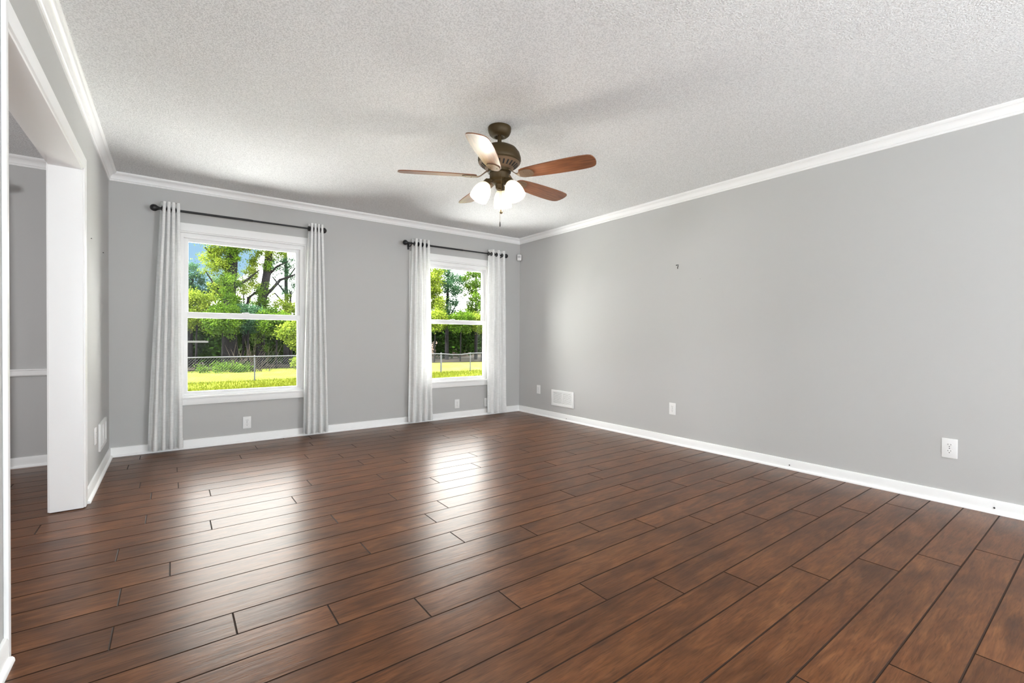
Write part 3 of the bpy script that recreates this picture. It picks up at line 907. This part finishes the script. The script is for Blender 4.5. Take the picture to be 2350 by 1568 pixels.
# ------------------------------------------------------------------ garden
GZ = -0.70
gm = MB()
gx = [-30, -10, -4, 0, 4, 8, 12, 16, 22, 40]; gy = [0.16, 4, 8, 11, 13, 14.7, 16, 18, 21, 26, 34, 60]
gr = random.Random(2)
gg = [[gm.vert((x, y, GZ + (0.10 if y < 1 else 0) + (gr.uniform(-0.04, 0.04) if 2 < y < 50 else 0) + (0.25 if 15 < y < 22 else 0) + max(0, (y - 26) * 0.02))) for x in gx] for y in gy]
for j in range(len(gy) - 1):
    for i in range(len(gx) - 1): gm.face((gg[j][i], gg[j][i + 1], gg[j + 1][i + 1], gg[j + 1][i]))
lawn = tag(build('lawn', gm, M_LAWN, smooth=60, origin=(0, 0, GZ)), 'sunlit yellow green lawn in the yard outside the windows', 'lawn', kind='structure')

def grass(n, x0, x1, y0, y1, rr, mb):
    for _ in range(n):
        x, y = rr.uniform(x0, x1), rr.uniform(y0, y1)
        h = rr.uniform(0.05, 0.13); a = rr.uniform(0, PI); l = rr.uniform(-0.05, 0.05)
        dx, dy = math.cos(a) * 0.012, math.sin(a) * 0.012
        b = len(mb.v)
        mb.v += [(x - dx, y - dy, GZ - 0.03), (x + dx, y + dy, GZ - 0.03), (x + l, y + rr.uniform(-0.04, 0.04), GZ + h)]
        mb.face((b, b + 1, b + 2), rr.random())
gb = MB(); rr = random.Random(11)
grass(16000, 0.2, 5.2, 10.5, 15.0, rr, gb); grass(14000, 8.5, 14.5, 10.5, 15.0, rr, gb); grass(9000, 0.2, 6.0, 15.0, 17.5, rr, gb)
tag(build('grass', gb, M_GRASSB, smooth=0, recalc=False, attr=True), 'short sunlit grass along the foot of the chain-link fence', 'grass', kind='stuff')

# unseen pale slab added below the windows to bounce sunlight onto the ceiling
pt_ = MB().box(-3.5, 8.0, 0.17, 5.6, GZ - 0.05, GZ + 0.16)
tag(build('bounce_slab', pt_, simple('pale_bounce_slab', (0.84, 0.84, 0.84), 0.9), smooth=0), 'unseen pale slab added against the house to bounce sun onto the ceiling', 'bounce slab', kind='structure')

# chain-link fence
FY, FT = 14.7, 0.255
FB = GZ - 0.02
fe = empty('chain_link_fence', (5, FY, GZ), 'galvanised chain-link fence across the yard outside the windows', 'fence')
FX0, FX1 = -5.0, 18.0
def sag(x):
    return FT - (0.07 * math.exp(-((x - 11.75) / 0.55) ** 2)) - 0.0035 * max(0, x - 4)
build('top_rail', MB().tube([(FX0 + i * 0.5, FY, sag(FX0 + i * 0.5)) for i in range(int((FX1 - FX0) / 0.5) + 1)], 0.022, 8), M_STEEL, fe)
for x, r in ((-3.5, .026), (-0.3, .026), (2.965, .026), (6.2, .026), (9.0, .026), (10.90, .040), (12.55, .026), (15.2, .026)):
    build('fence_post', MB().lathe([(r, FB - 0.1), (r, sag(x) + 0.02), (r * 0.7, sag(x) + 0.045), (0.002, sag(x) + 0.05)], 10, Matrix.Translation((x, FY + 0.03, 0))), M_STEEL, fe)
wm = MB()
hgt = FT - FB
pitch_ = 0.092
def wire(x0, z0, x1, z1, y, w):
    b = len(wm.v)
    for x, z in ((x0, z0), (x1, z1)):
        wm.v += [(x - w, y, z), (x, y - w, z), (x + w, y, z), (x, y + w, z)]
    for q in range(4): wm.face((b + q, b + (q + 1) % 4, b + 4 + (q + 1) % 4, b + 4 + q))
i = 0
x = FX0 + 1
while x < FX1 - 1:
    top = sag(x + hgt * 0.95)
    wire(x, FB, x + hgt * 0.95 + 0.03, top + 0.035, FY - 0.012, 0.0055)
    wire(x + hgt * 0.95, FB, x - 0.03, sag(x) + 0.035, FY + 0.004, 0.0028)
    x += pitch_
build('wire_mesh', wm, M_WIRE, fe, smooth=0, recalc=False)

# trees and shrubs
def scatter(rr, cx, cz, rx, rz, k, r0, r1, ry=None):
    """k small leaf tufts spread through an ellipse-shaped crown"""
    o = []
    ry = ry or rx * 0.7
    for _ in range(k):
        while True:
            a, b, c = rr.uniform(-1, 1), rr.uniform(-1, 1), rr.uniform(-1, 1)
            if a * a + b * b + c * c < 1: break
        o.append((cx + a * rx, b * ry, cz + c * rz, rr.uniform(r0, r1)))
    return o

def leaf_cloud(tufts, o, n, size, rr):
    mb = MB()
    tot = sum(t[3] ** 2 for t in tufts)
    if size < 0.095: size *= 0.66; n = int(n * 1.9)
    for tx, ty, tz, r in tufts:
        base = rr.random()
        for _ in range(max(6, int(n * r * r / tot))):
            p = Vector((o.x + tx + rr.gauss(0, r * .5), o.y + ty + rr.gauss(0, r * .5), o.z + tz + rr.gauss(0, r * .42)))
            nn = Vector((rr.gauss(-.2, 1), rr.gauss(-.3, 1), rr.gauss(0.5, 0.9))).normalized()
            t1 = nn.cross(Vector((rr.gauss(0, 1), rr.gauss(0, 1), rr.gauss(0, 1)))).normalized()
            t2 = nn.cross(t1)
            s = size * rr.uniform(0.6, 1.35)
            i0 = len(mb.v)
            mb.v += [tuple(p - t1 * s), tuple(p + t2 * s * 0.55 - t1 * s * 0.1), tuple(p + t1 * s), tuple(p - t2 * s * 0.55 - t1 * s * 0.1)]
            mb.face((i0, i0 + 1, i0 + 2, i0 + 3), max(0, min(1, base * 0.55 + rr.uniform(0, 0.45))))
    return mb

def make_tree(x, y, label, trunk, branches, crowns, n, size, leaf, seed, name='tree', cat='tree', ivy=None, group='trees beyond the fence'):
    """crowns: list of (cx, cz, rx, rz, tufts, rmin, rmax); heights are above the ground"""
    rr = random.Random(seed)
    t = empty(name, (x, y, GZ), label, cat, group)
    o = Vector((x, y, GZ - 0.1))
    if trunk:
        build('trunk', MB().tube([o + Vector((p[0], 0, p[1])) for p in trunk], [p[2] for p in trunk], 9), M_BARK, t, smooth=60)
    for br in branches:
        build('branch', MB().tube([o + Vector((p[0], 0, p[1])) for p in br], [p[2] for p in br], 7), M_BARK, t, smooth=60)
    tf = []
    for c in crowns: tf += scatter(rr, *c)
    build('foliage', leaf_cloud(tf, o, n, size, rr), leaf, t, smooth=0, recalc=False, attr=True)
    if ivy:
        tf = []
        for c in ivy[0]: tf += scatter(rr, *c)
        build('ivy', leaf_cloud(tf, o, ivy[1], ivy[2], rr), ivy[3], t, smooth=0, recalc=False, attr=True)
    return t

# seen in the left window
make_tree(2.50, 19.0, 'thick ivy-covered grey trunk left of the middle of the left window',
          [(0.05, 0, .36), (0.02, 1.6, .30), (0, 3.2, .25), (0.08, 4.6, .24), (0.2, 6.2, .2), (0.3, 7.4, .1)],
          [[(0.05, 4.6, .10), (-0.4, 5.2, .07), (-0.9, 5.7, .03)], [(0.05, 3.9, .07), (0.7, 4.4, .05), (1.2, 4.9, .02)], [(-.05, 3.6, .06), (-.5, 4.0, .04), (-.9, 4.7, .02)]],
          [(-0.55, 5.1, .50, .85, 34, .16, .3), (0.1, 6.3, 1.3, .6, 40, .2, .35), (0.55, 4.1, .35, .35, 9, .12, .22), (-.35, 4.0, .4, .5, 12, .12, .25)], 7000, .055, M_LEAF_A, 5,
          ivy=([(0.02, 3.3, .42, 1.75, 60, .16, .28, .8), (0.12, 5.4, .30, .6, 14, .14, .24, .6)], 8500, .052, M_LEAF_B))
make_tree(3.92, 19.4, 'dark leaning trunk with a rising side branch right of the middle of the left window',
          [(-0.1, 0, .22), (-0.12, 1.8, .19), (-0.02, 3.6, .19), (0.16, 4.8, .18), (0.28, 6.2, .15), (0.3, 7.2, .08)],
          [[(0.0, 3.7, .10), (0.35, 4.05, .08), (0.72, 4.55, .07), (1.15, 4.75, .05), (1.6, 5.0, .03)], [(0.0, 3.95, .08), (-0.35, 3.85, .07), (-0.62, 3.6, .06), (-0.68, 2.8, .07), (-0.72, 1.6, .09)],
           [(.1, 4.6, .05), (.6, 5.2, .04), (1.1, 5.5, .02)]],
          [(0.1, 6.1, 1.1, .45, 34, .16, .3), (-0.45, 4.85, .26, .75, 20, .13, .24), (-.2, 5.4, .4, .3, 10, .12, .24)], 5200, .052, M_LEAF_A, 7,
          ivy=([(-0.04, 2.8, .36, 1.7, 44, .16, .28, .7), (0.15, 5.1, .16, .4, 8, .1, .18, .5)], 5000, .05, M_LEAF_B))
make_tree(5.05, 20.3, 'blue-green fine-leaved tree at the upper right of the left window',
          [(0, 0, .12), (0.05, 3, .10), (0.0, 6.5, .06)], [[(0, 4, .05), (-.6, 4.8, .03)], [(0, 4.6, .05), (.5, 5.4, .03)], [(0, 3.4, .05), (-.5, 4.0, .03)]],
          [(0.0, 5.3, .95, 1.0, 60, .12, .26), (0.25, 4.1, .6, .5, 20, .12, .24)], 6500, .042, M_LEAF_C, 10)
make_tree(5.05, 19.0, 'pale green loose tree low at the right edge of the left window',
          [(0, 0, .10), (-0.05, 2.5, .08), (0, 4.0, .03)], [[(0, 2.0, .05), (-0.5, 3.0, .03)]],
          [(0.0, 3.2, .75, .75, 34, .14, .28), (-0.45, 2.4, .5, .7, 22, .14, .28)], 6000, .05, M_LEAF_A, 9)
make_tree(1.10, 20.5, 'low blue-green tree under the open sky at the left of the left window',
          [(0, 0, .12), (0, 2.4, .1), (0.1, 4.6, .05)], [[(0, 2.4, .05), (0.6, 3.6, .012)]],
          [(0.0, 4.2, .75, .95, 50, .14, .28), (0.95, 4.0, .5, .6, 26, .14, .28)], 7000, .055, M_LEAF_C, 12)
make_tree(-1.6, 20.5, 'bushy green tree beyond the fence, left of the low white-roofed shed', [(0, 0, .15), (0, 4, .08)], [], [(0, 3.0, 1.2, 1.9, 60, .3, .5)], 4000, .09, M_LEAF_B, 14)
make_tree(3.25, 21.2, 'tall airy pale green tree showing in the gap between the two big trunks', [(0, 0, .07), (0.1, 3, .045), (0.0, 4.9, .01)], [[(0, 3.0, .03), (-0.7, 4.2, .008)], [(0, 3.2, .03), (0.8, 4.4, .008)]],
          [(0.0, 4.0, 1.5, 1.1, 80, .10, .22)], 5200, .045, M_LEAF_A, 15)
# understorey of the left window
def shrub(x, y, zc, rx, rz, k, n, size, leaf, seed, label):
    make_tree(x, y, label, [(0, 0, .05), (0.05, zc, .03)], [], [(0, zc + .22, rx, rz * .72, k, .16, .30, .4)], n, size, leaf, seed, name='shrub', cat='shrub', group='shrubs beyond the fence')
shrub(1.25, 18.6, 2.75, .85, 1.15, 60, 8500, .055, M_LEAF_A, 21, 'tall bright yellow-green shrub at the left of the left window')
shrub(2.15, 18.0, 2.3, .75, .85, 46, 6500, .055, M_LEAF_B, 27, 'rounded mid green shrub just left of the ivy-covered trunk')
shrub(3.15, 18.4, 2.45, .75, .75, 44, 6500, .052, M_LEAF_C, 22, 'green shrub between the ivy-covered trunk and the leaning trunk')
shrub(4.25, 18.1, 2.25, .75, .85, 46, 6500, .052, M_LEAF_B, 23, 'mid green shrub at the foot of the leaning trunk')
shrub(4.95, 17.2, 1.75, .62, .85, 46, 6500, .062, M_LEAF_A, 24, 'sunlit broad-leaved shrub by the fence at the right of the left window')
shrub(5.0, 16.2, 0.50, .40, .40, 14, 1600, .055, M_LEAF_A, 25, 'small sunlit plant right behind the fence below the broad-leaved shrub')
shrub(2.2, 16.6, 0.30, .9, .22, 14, 1400, .05, M_LEAF_B, 26, 'low weeds behind the fence left of its middle post')
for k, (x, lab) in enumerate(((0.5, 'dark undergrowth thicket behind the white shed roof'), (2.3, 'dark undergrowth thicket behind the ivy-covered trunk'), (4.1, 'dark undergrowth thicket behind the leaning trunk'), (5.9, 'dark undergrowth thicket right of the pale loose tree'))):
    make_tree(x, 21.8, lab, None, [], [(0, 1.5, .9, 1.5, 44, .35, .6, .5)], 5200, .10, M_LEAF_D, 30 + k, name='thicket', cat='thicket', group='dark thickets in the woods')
tw = MB(); rr = random.Random(8)
for _ in range(60):
    p = Vector((2.95 + rr.gauss(0, .35), 16.9 + rr.gauss(0, .2), GZ)); d = Vector((rr.gauss(0, .5), rr.gauss(0, .3), 1)).normalized()
    l = rr.uniform(.7, 1.7)
    tw.tube([p, p + d * l * .5, p + d * l + Vector((rr.gauss(0, .15), 0, 0))], [.012, .009, .004], 4)
tag(build('dry_brush', tw, M_DRY, smooth=0), 'dry grey-brown brush standing behind the fence in the left window', 'brush', kind='stuff')

# seen in the second window
make_tree(12.7, 20.0, 'yellow-green leafy tree at the left of the second window', [(0, 0, .12), (0.1, 3, .1), (0.1, 6.5, .06)], [[(0.1, 3, .05), (-.6, 4, .03)]],
          [(0.1, 5.3, 1.0, .95, 50, .2, .36), (0.3, 3.7, .9, .7, 30, .18, .34)], 8500, .07, M_LEAF_A, 41)
make_tree(14.5, 20.8, 'blue-green tall tree in the middle of the second window', [(0, 0, .13), (0, 3, .11), (0.1, 6.5, .06)], [[(0, 2.8, .05), (.7, 4, .03)]],
          [(0.0, 5.3, 1.15, 1.0, 60, .2, .36), (-.1, 3.6, 1.1, .8, 46, .2, .36)], 9000, .065, M_LEAF_C, 42)
make_tree(16.3, 20.2, 'green leafy tree at the right of the second window', [(0, 0, .12), (0, 6, .06)], [],
          [(0, 5.2, 1.0, 1.1, 52, .2, .36), (-.1, 3.5, .9, .8, 34, .2, .36)], 8500, .07, M_LEAF_B, 43)
for k, (x, leaf, lab) in enumerate(((12.5, M_LEAF_A, 'light green shrub behind the fence corner post'), (14.2, M_LEAF_B, 'mid green shrub behind the sagging fence top'), (15.7, M_LEAF_A, 'lighter green shrub behind the right end of the fence in the second window'))):
    shrub(x, 18.6, 2.5, .85, .75, 46, 6500, .065, leaf, 50 + k, lab)
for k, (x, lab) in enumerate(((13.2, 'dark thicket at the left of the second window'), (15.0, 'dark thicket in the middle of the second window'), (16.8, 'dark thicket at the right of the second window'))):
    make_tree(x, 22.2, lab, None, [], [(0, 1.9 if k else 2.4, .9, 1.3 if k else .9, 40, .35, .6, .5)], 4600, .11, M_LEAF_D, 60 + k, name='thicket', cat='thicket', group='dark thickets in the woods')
# woods further back and beside
for k, (x, y, leaf, lab) in enumerate(((7.8, 21, M_LEAF_B, 'mid green tree between the two window views'), (10.2, 22, M_LEAF_C, 'blue-green tree between the two window views'), (19.0, 21, M_LEAF_A, 'yellow-green tree right of the second window view'), (-4.6, 22, M_LEAF_C, 'blue-green tree far left of the window views'))):
    make_tree(x, y, lab, [(0, 0, .16), (0, 5, .07)], [], [(0, 3.4, 1.1, 2.3, 60, .35, .6)], 4200, .11, leaf, 70 + k)
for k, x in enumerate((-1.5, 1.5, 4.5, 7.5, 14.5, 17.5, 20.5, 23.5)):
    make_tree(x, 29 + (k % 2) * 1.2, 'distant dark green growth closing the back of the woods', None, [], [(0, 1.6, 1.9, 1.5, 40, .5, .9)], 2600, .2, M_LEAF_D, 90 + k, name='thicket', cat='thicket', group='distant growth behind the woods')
bk = MB()
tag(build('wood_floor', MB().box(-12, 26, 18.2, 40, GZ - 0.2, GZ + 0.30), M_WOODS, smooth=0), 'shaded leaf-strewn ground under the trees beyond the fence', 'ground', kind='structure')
db = MB()
bm = bmesh.new(); bmesh.ops.create_icosphere(bm, subdivisions=3, radius=1.0)
for v in bm.verts: v.co = Vector((v.co.x * 2.2, v.co.y * 1.2, v.co.z * 1.0)) * (1 + 0.08 * math.sin(5 * v.co.x + 3 * v.co.z))
db.add_bm(bm, Matrix.Translation((16.9, 25.2, -0.2)))
tag(build('dirt_mound', db, M_DIRT, smooth=60), 'pinkish bare dirt mound behind the trees in the second window', 'dirt mound')

# low shed roof in the neighbouring yard
sh = empty('shed', (0.2, 18.0, GZ), 'low shed with a thin white flat roof at the left of the left window', 'shed')
M_SHED = simple('white_roof_sheet', (0.05, 0.05, 0.05), 0.6, spec=0.1)
build('roof', MB().cbox(-1.8, 1.62, 17.0, 17.8, 0.755, 0.825, 0.01), M_SHED, sh)
build('wall', MB().box(-1.7, 0.60, 17.15, 17.8, GZ, 0.755), simple('shed_wall', (0.008, 0.007, 0.006), 0.9), sh)
#build('post', MB().cbox(1.50, 1.56, 17.1, 17.16, GZ, 0.755, 0.004), simple('shed_post', (0.008, 0.007, 0.006), 0.9), sh)
